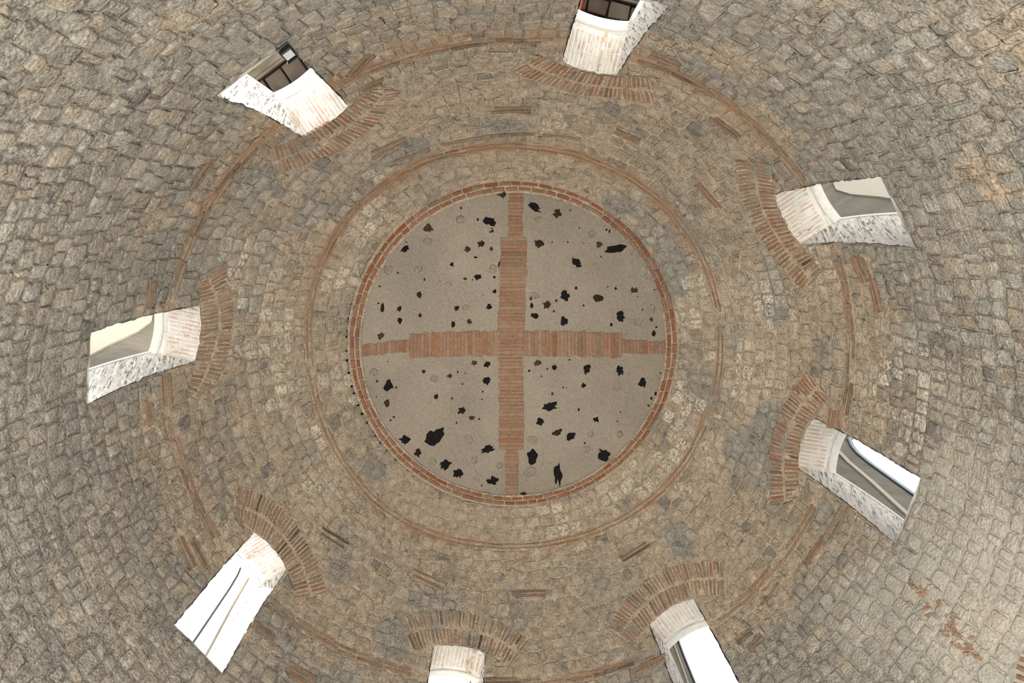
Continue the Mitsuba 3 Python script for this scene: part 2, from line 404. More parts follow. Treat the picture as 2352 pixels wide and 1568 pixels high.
V2 = float(np.mean(ring2(np.linspace(-3, 3, 60))))
VTOP = 3.58
order = np.argsort(AZ)
SORT = AZ[order]
bounds = np.array([(SORT[i] + ((SORT[(i + 1) % 8] - SORT[i]) % (2 * math.pi)) / 2) for i in range(8)])   # bay i lies between bounds[i-1] and bounds[i]
lo_of, hi_of = {}, {}
for j, i in enumerate(order):
    hi = bounds[j]; lo = bounds[j - 1]
    lo_of[i] = AZ[i] - (AZ[i] - lo) % (2 * math.pi); hi_of[i] = AZ[i] + (hi - AZ[i]) % (2 * math.pi)

VEND = R * math.pi / 2 + ZC
def vlist(v0):
    return np.r_[np.linspace(v0, 10.7, int((10.7 - v0) / 0.07)), np.linspace(10.7, VEND, 18)[1:]]
bay_key = []
for i, w in enumerate(WIN):
    V, F = shell_grid(np.linspace(lo_of[i], hi_of[i], 58), vlist(V2), 0.62)
    M = M3(V, F)
    if M.volume() < 0: M = M3(V, F[:, ::-1])
    for outl, x0, x1 in ((opening(w, 0.007), 4.2, 6.2), (door_outline(w['side']), 4.2, 6.2)):
        pv, pf = prism(outl, x0, x1)
        pv = pv @ local(w['az'])[:3, :3].T + local(w['az'])[:3, 3]
        Pm = M3(pv, pf)
        if Pm.volume() < 0: Pm = M3(pv, pf[:, ::-1])
        M = M - Pm
    k = add('wall_' + w['side'], T3(M), 'mortar_material', smooth=32)
    tag(k, f"curved bay of the domed stone wall around the {WORDS[w['side']]} window", kind='structure')
    bay_key.append(k)
crown = shell_grid(np.linspace(-math.pi, math.pi, 280), np.linspace(VTOP, V2, 14), 0.62)
crown_key = tag(add('wall_crown', crown, 'mortar_material', smooth=32), 'ring of squared stones at the crown of the dome, around the round cap', kind='structure')
lid = []
# unseen disc added to shade the window fins; also stops light leaking in above
th = VTOP / R
m = trimesh.creation.cylinder(radius=7.2, height=0.3, sections=96)
m.apply_translation((0, 0, ZC + 5.60))
m = trimesh.util.concatenate([m, trimesh.creation.cylinder(radius=(R + 0.62) * math.sin(th) + 0.02, segment=[[0, 0, ZC + (R + 0.62) * math.cos(th) - 0.1], [0, 0, ZC + 5.5]], sections=64)])
tag(add('added_shade_disc', m, 'concrete_material'), 'unseen flat disc added over the dome to shade the window fins', kind='structure')

# ------------------------------------------------------------------ floor and ground
m = trimesh.creation.cylinder(radius=5.7, height=0.2, sections=96); m.apply_translation((0, 0, -0.1))
tag(add('floor', m, 'floor_material'), 'pale round floor under the dome', kind='structure')
m = trimesh.creation.annulus(r_min=5.7, r_max=70, height=0.2, sections=96); m.apply_translation((0, 0, -0.12))
tag(add('ground', m, 'floor_material'), 'pale open ground around the building', kind='structure')

# ------------------------------------------------------------------ relieving arches over the windows, traced on the wall: underside, joint between the two rings, back
ARCH = {
 'northwest': ([(620, 344.7), (686.6, 319.4), (746, 287), (808, 243.7), (850, 205)], [(623.5, 374.5), (671, 357), (745, 324), (790, 298), (840, 262), (885, 216)], [(629, 402), (687, 383), (755, 356), (815, 326), (870, 283), (922, 208)]),
 'north': ([(1240, 126), (1277, 146), (1289, 149.7), (1321.6, 161.6), (1355.6, 171), (1389.6, 173.5), (1420, 174.3), (1491.6, 177)], [(1207.6, 144.6), (1255, 166.7), (1286, 180), (1330, 190.5), (1372.6, 197.3), (1425, 202.4), (1498.4, 208.3)], [(1173.6, 161.6), (1199, 171.8), (1236.5, 188.8), (1282, 204), (1330, 216), (1381, 222.8), (1432, 229.6), (1508.6, 237.2)]),
 'northeast': ([(1770.6, 378), (1775, 426.7), (1783.6, 478.8), (1807.4, 524.3), (1833.5, 559), (1859.5, 591.5), (1887.7, 620.8)], [(1729, 364), (1735, 416), (1749, 474.4), (1770, 520), (1796, 559), (1830, 600), (1863, 641.4)], [(1688, 364), (1692.5, 411.6), (1705.5, 468), (1725, 520), (1746.7, 556.8), (1781.4, 595.9), (1816, 637), (1846.5, 664)]),
 'east': ([(1906, 917.7), (1868.5, 947), (1847, 990), (1835, 1027.5), (1831, 1075.7), (1833.7, 1107.8), (1837.7, 1145)], [(1879, 888), (1847, 920), (1820, 963), (1803, 1011), (1798.4, 1054), (1800, 1097), (1804.3, 1153)], [(1855, 853.4), (1817.7, 896), (1793.6, 939), (1774.8, 990), (1768, 1041), (1765.4, 1094.4), (1772, 1158.7)]),
 'southeast': ([(1661.4, 1369), (1595, 1365), (1558.7, 1382), (1522.6, 1403), (1490, 1433.5), (1471, 1458), (1452, 1481)], [(1663, 1329), (1608, 1329), (1562.5, 1336), (1522.6, 1355), (1486.5, 1380), (1452, 1418), (1425.6, 1455)], [(1661.4, 1288), (1608, 1287), (1551, 1298.5), (1503.6, 1317.5), (1460, 1353.6), (1420, 1399), (1393, 1441)]),
 'south': ([(942.8, 1496.3), (972, 1484), (994.8, 1479.5), (1033, 1478), (1063.7, 1479.5), (1094.3, 1487), (1117, 1498), (1140, 1510), (1171, 1533)], [(926, 1461), (945.8, 1450.4), (972, 1441), (1014.7, 1438), (1047, 1441), (1079, 1446), (1109.6, 1456), (1137, 1465.7), (1167.8, 1478), (1193.8, 1500)], [(903, 1424), (933.6, 1410.6), (972, 1404.5), (1017.8, 1401.4), (1063.7, 1402), (1109.6, 1416.7), (1155.5, 1433.6), (1186, 1449), (1216.7, 1473.4)]),
 'southwest': ([(541.8, 1202.6), (571, 1214), (588.7, 1223), (618, 1243.7), (641.5, 1276), (659, 1308), (673.8, 1343.4), (679.6, 1375.7)], [(541.8, 1161.6), (577, 1170), (612, 1194), (647.4, 1226), (676.7, 1264), (697, 1305), (709, 1340.5), (716, 1370)], [(547.7, 1117.6), (594.6, 1129), (624, 1147), (665, 1179), (697, 1226), (717.8, 1270), (741, 1323), (751.5, 1364)]),
 'west': ([(446, 643), (460.4, 677), (461.6, 715.7), (461.6, 774), (450.7, 829.5), (434, 883), (428, 905)], [(477.4, 628.5), (494, 677), (506, 715.7), (507, 769), (490, 807.7), (470.5, 853.8), (463, 883), (450, 914)], [(518.6, 602), (530, 660), (534, 715.7), (534, 769), (524, 805), (506, 858.6), (494, 895), (477.4, 924)]),
}
EXCL = []      # (az centre, polygon in (az, v))
def exclude(av, grow):
    """keeps the wall stones clear of this outline, grow metres around it"""
    c = av[:, 0].mean(); v0 = av[:, 1].mean(); r = rho_of(v0)
    EXCL.append((c, v0, Polygon(np.c_[(av[:, 0] - c) * r, av[:, 1] - v0]).buffer(0).buffer(grow)))

def resample(A, n):
    P = surf(A[:, 0], A[:, 1])[0]
    s = np.r_[0, np.cumsum(np.linalg.norm(np.diff(P, axis=0), axis=1))]
    return (lambda t: np.stack([np.interp(np.asarray(t) * s[-1], s, A[:, k]) for k in (0, 1)], -1)), s[-1]

def smooth_line(A):
    """rounds a traced line: quadratic fit blended with the trace"""
    t = np.linspace(0, 1, len(A)); s, _ = resample(A, 0)
    tt = np.linspace(0, 1, 15); B = s(tt)
    out = np.stack([np.polyval(np.polyfit(tt, B[:, k], 4), tt) for k in (0, 1)], -1)
    return out

def strip_mesh(a, b, lift, n=26):
    t = np.linspace(0, 1, n); A, B = a(t), b(t)
    V = []
    for s in np.linspace(0, 1, 5):
        L = A * (1 - s) + B * s
        P, N = surf(L[:, 0], L[:, 1])
        d = (vfbm(P * 2.2, 3) - 0.5) * 0.05 + (vfbm(P * 7 + 40, 2) - 0.5) * 0.018
        V.append(P + N * (lift + d[:, None]))
    V = np.array(V).reshape(-1, 3)
    i = (np.arange(4)[:, None] * n + np.arange(n - 1)).ravel()
    return V, np.vstack([np.c_[i, i + 1, i + n + 1], np.c_[i, i + n + 1, i + n]])

def wall_d(P):
    return (vfbm(P * 2.2, 3) - 0.5) * 0.05 + (vfbm(P * 7 + 40, 2) - 0.5) * 0.018

def wall_pts(av):
    P, N = surf(av[:, 0], av[:, 1])
    return P + N * wall_d(P)[:, None], N.mean(0)

REDDISH = {'northwest': (0.30, 0.35), 'north': (0.28, 0.30), 'northeast': (0.30, 0.2), 'east': (0.22, 0.15), 'southeast': (0.55, 0.3), 'south': (0.62, 0.4), 'southwest': (0.45, 0.35), 'west': (0.5, 0.45)}
for i, w in enumerate(WIN):
    intr, mid, extr = [resample(smooth_line(px_av(l, w['az'])), 0) for l in ARCH[w['side']]]
    (fi, li), (fm, lm), (fe, le) = intr, mid, extr
    t = np.linspace(0, 1, 24)
    exclude(np.vstack([fi(t), fe(t)[::-1]]), 0.012)
    ak = add('brick_arch', strip_mesh(fi, fe, 0.004), 'mortar_material', smooth=True, parent=bay_key[i])
    labels[ak] = {'label': 'double ring of thin bricks over the window, set in pale mortar'}
    base, dust = REDDISH[w['side']]
    for f0, f1, l, g0, g1 in ((fi, fm, (li + lm) / 2, 0.02, 0.09), (fm, fe, (lm + le) / 2, 0.09, 0.02)):
        n = int(round(l / 0.067))
        tt = np.linspace(0, 1, n + 1) + np.r_[0, rng.normal(0, 0.0022, n - 1), 0]
        for q in range(n):
            t0 = tt[q] + (tt[q + 1] - tt[q]) * rng.uniform(0.12, 0.26); t1 = tt[q + 1] - (tt[q + 1] - tt[q]) * rng.uniform(0.12, 0.26)
            a0, a1, b0, b1 = f0(t0), f0(t1), f1(t0), f1(t1)
            s0, s1 = g0 + rng.uniform(-0.015, 0.03), 1 - g1 + rng.uniform(-0.03, 0.015)
            quad = np.array([a0 + (b0 - a0) * s0, a0 + (b0 - a0) * (s0 + s1) / 2, a0 + (b0 - a0) * s1, a1 + (b1 - a1) * s1, a1 + (b1 - a1) * (s0 + s1) / 2, a1 + (b1 - a1) * s0])
            quad += rng.normal(0, 0.0006, quad.shape)
            P, N = wall_pts(quad)
            add_piece('brick', P, N, rng.uniform(0.004, 0.014), 'brick_material', np.clip(rng.normal(base + 0.08, 0.24), 0.10, 0.98), np.clip(rng.normal(dust, 0.2), 0, 0.9), ak, inset=0.006)
    L = opening(w); zz = L[:, 1]
    rr = np.array([rin(z) for z in zz])
    av = np.c_[w['az'] + np.arctan2(L[:, 0], rr), [R * math.acos(z / R) if z > 0 else R * math.pi / 2 - z for z in zz]]
    exclude(av, 0.02)

# the brick arch of the drum opening whose back shows in the lower right corner
east = WIN[3]
t = np.linspace(0.12, math.pi - 0.12, 30)
def door_arc(r):
    y = (DOOR_HALF + r) * np.cos(t); z = DOOR_SPRING + (DOOR_TOP - DOOR_SPRING + r) * np.sin(t)
    return np.c_[east['az'] + np.arcsin(y / R), R * math.pi / 2 - z]
fi, li = resample(door_arc(0.02), 0); fe, le = resample(door_arc(0.36), 0)
tq = np.linspace(0, 1, 24)
exclude(np.vstack([fi(tq), fe(tq)[::-1]]), 0.03)
ak = add('door_arch', strip_mesh(fi, fe, 0.006, 40), 'mortar_material', smooth=True, parent=bay_key[3])
labels[ak] = {'label': 'brick arch in pale mortar at the corner below, over an opening of the drum'}
n = int(le / 0.085)
for q in range(n):
    t0, t1 = (q + 0.2) / n, (q + 0.75) / n
    a0, a1, b0, b1 = fi(t0), fi(t1), fe(t0), fe(t1)
    s1 = rng.uniform(0.86, 0.99)
    quad = np.array([a0, (a0 + b0) / 2, a0 + (b0 - a0) * s1, a1 + (b1 - a1) * s1, (a1 + b1) / 2, a1])
    P, N = wall_pts(quad)
    add_piece('brick', P, N, 0.02, 'brick_material', rng.uniform(0.1, 0.4), rng.uniform(0.1, 0.4), ak, inset=0.008)

# ------------------------------------------------------------------ ring courses of thin bricks
def ring_course(holder, vline, rows, length, thick, h, tone, dust, skip=None, gap=0.10, depth=0.03):
    """rows: offsets from the line in metres"""
    n_made = 0
    for dv in rows:
        a = rng.uniform(0, 0.05); end = a + 2 * math.pi - 0.02
        while a < end:
            r = rho_of(float(vline(a)))
            da = length * rng.uniform(0.75, 1.3) / r
            if a + da > end: break
            m = a + da / 2
            if skip is None or not skip(m, float(vline(m)) + dv, r):
                g = 0.012 / r
                t_ = thick * rng.uniform(0.75, 1.15) / 2; off = dv + rng.normal(0, 0.004)
                aa = np.array([a + g, m, a + da - g])
                av = np.vstack([np.c_[aa, vline(aa) + off - t_], np.c_[aa, vline(aa) + off + t_][::-1]])
                av[:, 1] += rng.normal(0, 0.003, 6)
                P, N = wall_pts(av)
                add_piece('brick', P, N, h * rng.uniform(0.7, 1.3), 'brick_material', np.clip(rng.normal(tone, 0.2), 0, 0.98), np.clip(rng.normal(dust, 0.18), 0, 0.95), holder, inset=0.007, depth=depth)
                n_made += 1
            a += da
    return n_made

def hits_excl(a, v, r, half_len=0.10):
    for c, v0, poly in EXCL:
        d = float(wrap(a - c))
        if abs(d) < 0.6:
            x = d * rho_of(v0)
            if poly.intersects(sbox(x - half_len, v - v0 - 0.015, x + half_len, v - v0 + 0.015)): return True
    return False

def in_view(a, v, margin=0):
    P, _ = surf(a, v); q, d = proj(P)
    return -margin < q[0] < 2352 + margin and -margin < q[1] < 1568 + margin

t2, t3 = 'trim_2', 'trim_3'
broken = lambda a: (abs(wrap(a - px_av([(1665, 740)])[0, 0])) < 0.03) or (abs(wrap(a - px_av([(1640, 935)])[0, 0])) < 0.08)
ring_course(t2, ring2, (-0.042, 0.042), 0.34, 0.030, 0.016, 0.40, 0.38, skip=lambda a, v, r: broken(a))
ring_course(t3, ring3, (-0.046, 0.036), 0.40, 0.040, 0.016, 0.66, 0.36, skip=lambda a, v, r: hits_excl(a, v, r, 0.2) or not in_view(a, v, 250) or rng.random() < 0.06)
tag(t2, 'double string course of thin bricks circling the dome between the cap and the windows', kind='structure')
tag(t3, 'broken double string course of brown bricks circling the dome at window height', kind='structure')

# short pairs of thin bricks built into the wall, and patches of brick beside the windows: (from, to, rows, row step in px, tone)
INSERT = [((1133, 248), (1218, 247), 2, 9, .55), ((852, 350), (930, 314), 2, 11, .4), ((1412, 295), (1475, 322), 2, 9, .45), ((1606, 420), (1655, 476), 2, 8, .4), ((953, 1308), (1022, 1340), 2, 13, .6), ((1180, 1358), (1250, 1356), 2, 10, .6),
          ((742, 1212), (800, 1248), 2, 13, .85), ((1428, 1280), (1486, 1244), 2, 9, .6), ((355, 645), (348, 705), 2, 12, .35), ((366, 862), (372, 935), 2, -22, .5), ((415, 1232), (448, 1296), 2, 14, .6), ((446, 1240), (478, 1302), 2, 8, .6),
          ((582, 1426), (634, 1462), 2, 12, .75), ((668, 1522), (726, 1556), 3, 13, .15), ((800, 172), (850, 122), 2, 8, .5), ((1975, 585), (2000, 640), 3, 10, .55), ((2006, 640), (2026, 722), 2, 8, .4), ((1893, 1234), (1938, 1160), 2, 14, .45),
          ((1934, 940), (1930, 985), 4, 9, .25), ((1692, 1470), (1722, 1448), 2, 8, .6), ((1712, 1490), (1748, 1458), 2, 9, .6), ((1455, 1540), (1530, 1500), 2, 10, .3), ((1110, 1566), (1190, 1568), 2, -9, .7), ((880, 190), (830, 210), 2, 8, .5),
          ((1500, 120), (1560, 150), 2, 9, .5), ((440, 430), (480, 365), 2, 10, .5), ((1015, 332), (1120, 312), 1, 8, .5), ((1130, 311), (1230, 307), 1, 8, .5), ((1240, 308), (1330, 318), 1, 8, .5), ((905, 372), (985, 342), 1, 8, .5),
          ((1640, 265), (1700, 310), 2, 9, .5), ((1850, 1290), (1890, 1235), 2, 9, .45), ((1745, 1395), (1790, 1340), 1, 9, .5), ((345, 920), (350, 975), 2, 10, .55), ((1330, 1545), (1400, 1540), 1, 8, .3)]
def bay_of(a): return int(np.argmin(np.abs(wrap(AZ - a))))
for (p0, p1, rows, step, tone) in INSERT:
    d = np.array(p1, float) - p0; L = np.hypot(*d); d /= L; nrm = np.array([-d[1], d[0]])
    cor = []
    for k in range(rows):
        o = nrm * step * k
        e = rng.uniform(-0.08, 0.08, 2) * L
        tk = 2.3 + rng.uniform(-0.4, 0.6)
        px = [np.array(p0) + o + d * e[0] - nrm * tk, np.array(p0) + o + d * L / 2 - nrm * tk, np.array(p1) + o + d * e[1] - nrm * tk, np.array(p1) + o + d * e[1] + nrm * tk, np.array(p0) + o + d * L / 2 + nrm * tk, np.array(p0) + o + d * e[0] + nrm * tk]
        a0 = px_av([px[1]])[0, 0]
        av = px_av(px, a0)
        if hits_excl(a0, av[:, 1].mean(), 1, 0.02): continue
        P, N = wall_pts(av)
        add_piece('brick', P, N, rng.uniform(0.012, 0.02), 'brick_material', np.clip(rng.normal(tone + 0.18, 0.12), 0, 0.98), rng.uniform(0.1, 0.4), bay_key[bay_of(a0)], inset=0.007)
    px = [np.array(p0) - nrm * 4, np.array(p1) - nrm * 4, np.array(p1) + nrm * (step * (rows - 1) + 4), np.array(p0) + nrm * (step * (rows - 1) + 4)]
    a0 = px_av([px[0]])[0, 0]
    exclude(px_av(px, a0), 0.02)

# rubble of broken red brick in the lower right
for k in range(80):
    t = rng.random()
    c = np.array([2095, 1335]) * (1 - t) + np.array([2245, 1510]) * t + rng.normal(0, 1, 2) * [17, 13]
    if k > 68: c = np.array([2010, 955]) + rng.normal(0, 1, 2) * [45, 14] + [60, 0]
    m = 6; ang = np.sort(rng.uniform(0, 2 * math.pi, m)); s = rng.uniform(4, 13)
    px = c + np.c_[np.cos(ang), np.sin(ang) * 0.7] * s
    av = px_av(px, px_av([c])[0, 0]); P, N = wall_pts(av)
    add_piece('brick_fragment', P, N, rng.uniform(0.005, 0.013), 'brick_material', rng.uniform(0.15, 0.6), rng.uniform(0.35, 0.9), bay_key[bay_of(av[0, 0])], inset=0.008)

# ------------------------------------------------------------------ squared stones, course by course
def rows_between(f0, f1, n):
    """n courses between two closed lines, each with its own slow waver"""
    ph = rng.uniform(0, 6.28, (n + 1, 3)); am = rng.uniform(0.006, 0.020, (n + 1, 3))
    am[0] = am[-1] = 0
    fr = np.cumsum(np.r_[0, rng.uniform(0.85, 1.15, n)]); fr /= fr[-1]
    def line(k):
        return lambda a: f0(a) * (1 - fr[k]) + f1(a) * fr[k] + sum(am[k, j] * np.sin((2 + 3 * j) * np.asarray(a) + ph[k, j]) for j in range(3))
    return [(line(k), line(k + 1)) for k in range(n)]

const = lambda v: (lambda a: np.full(np.shape(a), v))
zones = [('crown', rows_between(lambda a: vcap(a) + 0.05, lambda a: ring2(a) - 0.085, 3), 0.265),
         ('mid', rows_between(lambda a: ring2(a) + 0.085, lambda a: ring3(a) - 0.085, 11), 0.225),
         ('low', rows_between(lambda a: ring3(a) + 0.085, const(9.0), 9), 0.19),
         ('foot', rows_between(const(9.0), const(10.75), 10), 0.18)]
WHITE_PX = [(850, 500, 70), (790, 640, 60), (800, 900, 80), (740, 980, 60), (1570, 960, 90), (1560, 1060, 80), (1290, 1210, 90), (1450, 1130, 80), (1600, 720, 70), (1700, 840, 90), (1600, 640, 60), (560, 640, 80), (620, 760, 80), (640, 900, 60), (1270, 285, 22), (1760, 700, 70), (1850, 600, 60), (2060, 900, 90), (880, 430, 50), (720, 1130, 50)]
WHITE = np.array([[*on_wall(x, y), r] for x, y, r in WHITE_PX])
stones = {k: [] for k in list(range(8)) + ['crown']}
for zname, rows, width in zones:
    for r0, r1 in rows:
        a = rng.uniform(0, 0.2); end = a + 2 * math.pi
        while a < end - 0.008:
            vm = float((r0(a) + r1(a)) / 2); rr = rho_of(vm)
            wdt = width * rng.choice([rng.uniform(0.75, 1.1), rng.uniform(1.0, 1.35)]) if rng.random() < 0.9 else width * rng.uniform(0.45, 0.7)
            da = min(wdt / rr, end - a)
            am_ = a + da / 2
            if da * rr > 0.06:
                hgt = float(r1(am_) - r0(am_))
                P0, _ = surf(am_, vm); q, dpt = proj(P0)
                vis = -420 < q[0] < 2772 and -420 < q[1] < 1988
                if vis:
                    joint = rng.uniform(0.018, 0.040)
                    ha, hv = da * rr / 2 - joint / 2, hgt / 2 - joint / 2 * rng.uniform(0.8, 1.4)
                    m = 12; th_ = (np.arange(m) + 0.5) / m * 2 * math.pi; p = rng.uniform(4, 11)
                    cx, sx = np.cos(th_), np.sin(th_)
                    x = ha * np.sign(cx) * np.abs(cx) ** (2 / p); y = hv * np.sign(sx) * np.abs(sx) ** (2 / p)
                    sk = rng.normal(0, 0.06, 2)
                    x, y = x * (1 + sk[0] * y / hv) + rng.normal(0, 0.005, m), y * (1 + sk[1] * x / ha) + rng.normal(0, 0.005, m)
                    an = rng.normal(0, 0.04); x, y = x * math.cos(an) - y * math.sin(an), x * math.sin(an) + y * math.cos(an)
                    poly = Polygon(np.c_[x, y])
                    slope = float(r0(am_ + 0.01) - r0(am_ - 0.01) + r1(am_ + 0.01) - r1(am_ - 0.01)) / 0.04 / rr
                    area0 = poly.area
                    ok = poly.is_valid
                    if ok:
                        for c, v0, ex in EXCL:
                            d = float(wrap(c - am_))
                            if abs(d) < 0.5 and abs(v0 - vm) < 2.2:
                                e = affinity.affine_transform(ex, [rr / rho_of(v0), 0, 0, 1, d * rr, v0 - vm])
                                if e.intersects(poly): poly = poly.difference(e)
                        if poly.geom_type == 'MultiPolygon': poly = max(poly.geoms, key=lambda g: g.area)
                        ok = (not poly.is_empty) and poly.geom_type == 'Polygon' and poly.area > max(0.30 * area0, 0.004)
                    if ok:
                        poly = poly.simplify(0.004); c = np.array(poly.exterior.coords)[:-1]
                        if len(c) > 14: c = np.array(poly.convex_hull.simplify(0.006).exterior.coords)[:-1]
                        av = np.c_[am_ + c[:, 0] / rr, vm + c[:, 1] + slope * c[:, 0]]
                        key = 'crown' if zname == 'crown' else bay_of(am_)
                        inside = -15 < q[0] < 2367 and -15 < q[1] < 1583
                        wd = np.linalg.norm(WHITE[:, :3] - P0, axis=1) / (WHITE[:, 3] * 0.0085)
                        wh = float(np.clip(1.4 - wd.min(), 0, 1)) * rng.uniform(0.3, 1.15) if rng.random() < 0.75 else 0.0
                        stones[key].append((int(inside), poly.area / dpt ** 2 if inside else 0, av, wh))
            a += da
counts = {}
for key, L in stones.items():
    holder = crown_key if key == 'crown' else bay_key[key]
    L.sort(key=lambda s: (-s[0], -s[1]))
    restV, restF, restU, off = [], [], [], 0
    counts[holder] = (sum(s[0] for s in L), len(L))
    for j, (inside, _, av, wh) in enumerate(L):
        P, N = wall_pts(av)
        u = rng.random(); u = u * 0.8 if rng.random() < 0.93 else rng.uniform(0.85, 1.0)
        V, F = piece(P, N, rng.choice([rng.uniform(0.003, 0.010), rng.uniform(0.006, 0.018)]), inset=rng.uniform(0.008, 0.020), rough=0.0025, bulge=rng.uniform(0.0, 0.4), tilt=0.05)
        if inside and j < 300: add('stone', (V, F), 'stone_material', smooth=True, uv=uvs(V, u, min(wh, 1)), parent=holder)
        else:
            restV.append(V); restF.append(F + off); restU.append(uvs(V, u, min(wh, 1))); off += len(V)
    if restV:
        k = add('smaller_stones', (np.vstack(restV), np.vstack(restF)), 'stone_material', smooth=True, uv=np.vstack(restU), parent=holder)
        labels[k] = {'label': 'more squared stones of the same courses', 'kind': 'stuff'}
COUNTS = counts

# ------------------------------------------------------------------ the cap: concrete disc with lava stones, brick cross and brick rim
nr, na = 40, 160
rr_ = np.linspace(0, 1, nr)[:, None] * np.ones((1, na)); aa_ = np.ones((nr, 1)) * np.linspace(0, 2 * math.pi, na, endpoint=False)[None]
rad = rr_ * (caprho(aa_) - 0.02)
Pc = np.stack([rad * np.cos(aa_), rad * np.sin(aa_), np.full_like(rad, ZCAP + 0.03)], -1)
Pc[..., 2] += (vfbm(Pc * 3, 3) - 0.5) * 0.02
idx = np.arange(nr * na).reshape(nr, na); nx = np.roll(idx, -1, 1)
F = np.vstack([np.c_[idx[:-1].ravel(), idx[1:].ravel(), nx[1:].ravel()], np.c_[idx[:-1].ravel(), nx[1:].ravel(), nx[:-1].ravel()]])[:, ::-1]
cap_key = tag(add('ceiling', (Pc.reshape(-1, 3), F), 'cap_material', smooth=True), 'round concrete cap of the dome with black lava stones and a brick cross', kind='structure')
DOWN = np.array([0, 0, -1.0])
def cap_pt(px, py, dz=0.0): return on_level(px, py, ZCAP + 0.03 + dz)

# rim: two rows of bricks
for off, thick, tone in ((0.025, 0.062, 0.05), (0.125, 0.062, 0.10)):
    n = 84
    a = 0.0
    cuts = np.cumsum(np.r_[0, rng.uniform(0.75, 1.25, n)]); cuts = cuts / cuts[-1] * 2 * math.pi
    for q in range(n):
        a0, a1 = cuts[q] + 0.0045, cuts[q + 1] - 0.0045
        aa = np.array([a0, (a0 + a1) / 2, a1]); r_o = caprho(aa) - off + rng.normal(0, 0.003); r_i = r_o - thick * rng.uniform(0.85, 1.1)
        P = np.vstack([np.c_[r_o * np.cos(aa), r_o * np.sin(aa)], np.c_[r_i * np.cos(aa), r_i * np.sin(aa)][::-1]])
        P = np.c_[P, np.full(6, ZCAP - 0.026 + (0.016 if off > 0.1 else 0))]
        add_piece('brick', P, DOWN, 0.016, 'brick_material', np.clip(rng.normal(tone, 0.14), 0, 0.9), np.clip(rng.normal(0.04, 0.10), 0, 0.5), 'trim_1', inset=0.007, depth=0.06)
tag('trim_1', 'rim of two rows of orange-red bricks around the round cap', kind='structure')
# mortar bed of the rim
r_o = caprho(np.linspace(0, 2 * math.pi, 200)) + 0.035; r_i = r_o - 0.262; aa = np.linspace(0, 2 * math.pi, 200)
V = np.vstack([np.c_[r_o * np.cos(aa), r_o * np.sin(aa), np.full(200, ZCAP - 0.022)], np.c_[r_i * np.cos(aa), r_i * np.sin(aa), np.full(200, ZCAP + 0.004)]])
i = np.arange(199)
add('mortar_bed', (V, np.vstack([np.c_[i, i + 200, i + 201], np.c_[i, i + 201, i + 1]])), 'mortar_material', smooth=True, parent='trim_1')

# cross: px rectangles; bricks laid across each arm
ARMS = [('v', (1184.5, 437), (1184, 546), 32), ('v', (1181.5, 545), (1178, 660), 61), ('v', (1178, 660), (1173.5, 762), 60), ('v', (1173.5, 762), (1173, 822), 57), ('v', (1173, 822), (1174.5, 930), 56), ('v', (1174.5, 930), (1175.5, 1032), 57), ('v', (1175, 1032), (1175.5, 1138), 29),
        ('h', (833, 805), (941, 793), 27), ('h', (941, 795), (1042, 789.5), 56), ('h', (1042, 789.5), (1143, 788), 56), ('h', (1203, 789), (1320, 789), 57), ('h', (1320, 789), (1429, 793.5), 56), ('h', (1429, 795), (1536, 799.5), 29)]
for arm, p0, p1, wpx in ARMS:
    p0, p1 = np.array(p0, float), np.array(p1, float); d = p1 - p0; L = np.hypot(*d)
    n = max(1, int(round(L / 8.2)))
    nrm = np.array([1.0, 0]) if arm == 'v' else np.array([0, 1.0])
    cuts = np.linspace(0, 1, n + 1) + np.r_[0, rng.normal(0, 0.0012, n - 1), 0] * 8.2 * 12 / L
    for q in range(n):
        c0, c1 = p0 + d * (cuts[q] + 0.03 / n), p0 + d * (cuts[q + 1] - 0.03 / n)
        e0, e1 = wpx / 2 + rng.normal(0, 1.2), wpx / 2 + rng.normal(0, 1.2)
        px = [c0 - nrm * e0, c0, c0 + nrm * e1, c1 + nrm * e1, c1, c1 - nrm * e0]
        P = np.array([cap_pt(*x, -0.004) for x in px])
        add_piece('brick', P, DOWN, rng.uniform(0.009, 0.016), 'brick_material', np.clip(rng.normal(0.36, 0.20), 0.05, 0.95), np.clip(rng.normal(0.22, 0.12), 0, 0.8), cap_key + '__brick_cross', inset=0.006)
labels[cap_key + '__brick_cross'] = {'label': 'cross of bricks laid side by side, its arms narrow at the ends'}
# mortar under the cross
for arm, p0, p1, wpx in ARMS:
    nrm = np.array([1.0, 0]) if arm == 'v' else np.array([0, 1.0]); hw = wpx / 2 - 2
    px = [np.array(p0) - nrm * hw, np.array(p0) + nrm * hw, np.array(p1) + nrm * hw, np.array(p1) - nrm * hw]
    add_piece('mortar_bed', [cap_pt(*x, -0.004) for x in px], DOWN, 0.004, 'brick_material', 0.5, 0.45, cap_key + '__brick_cross', inset=0.003)

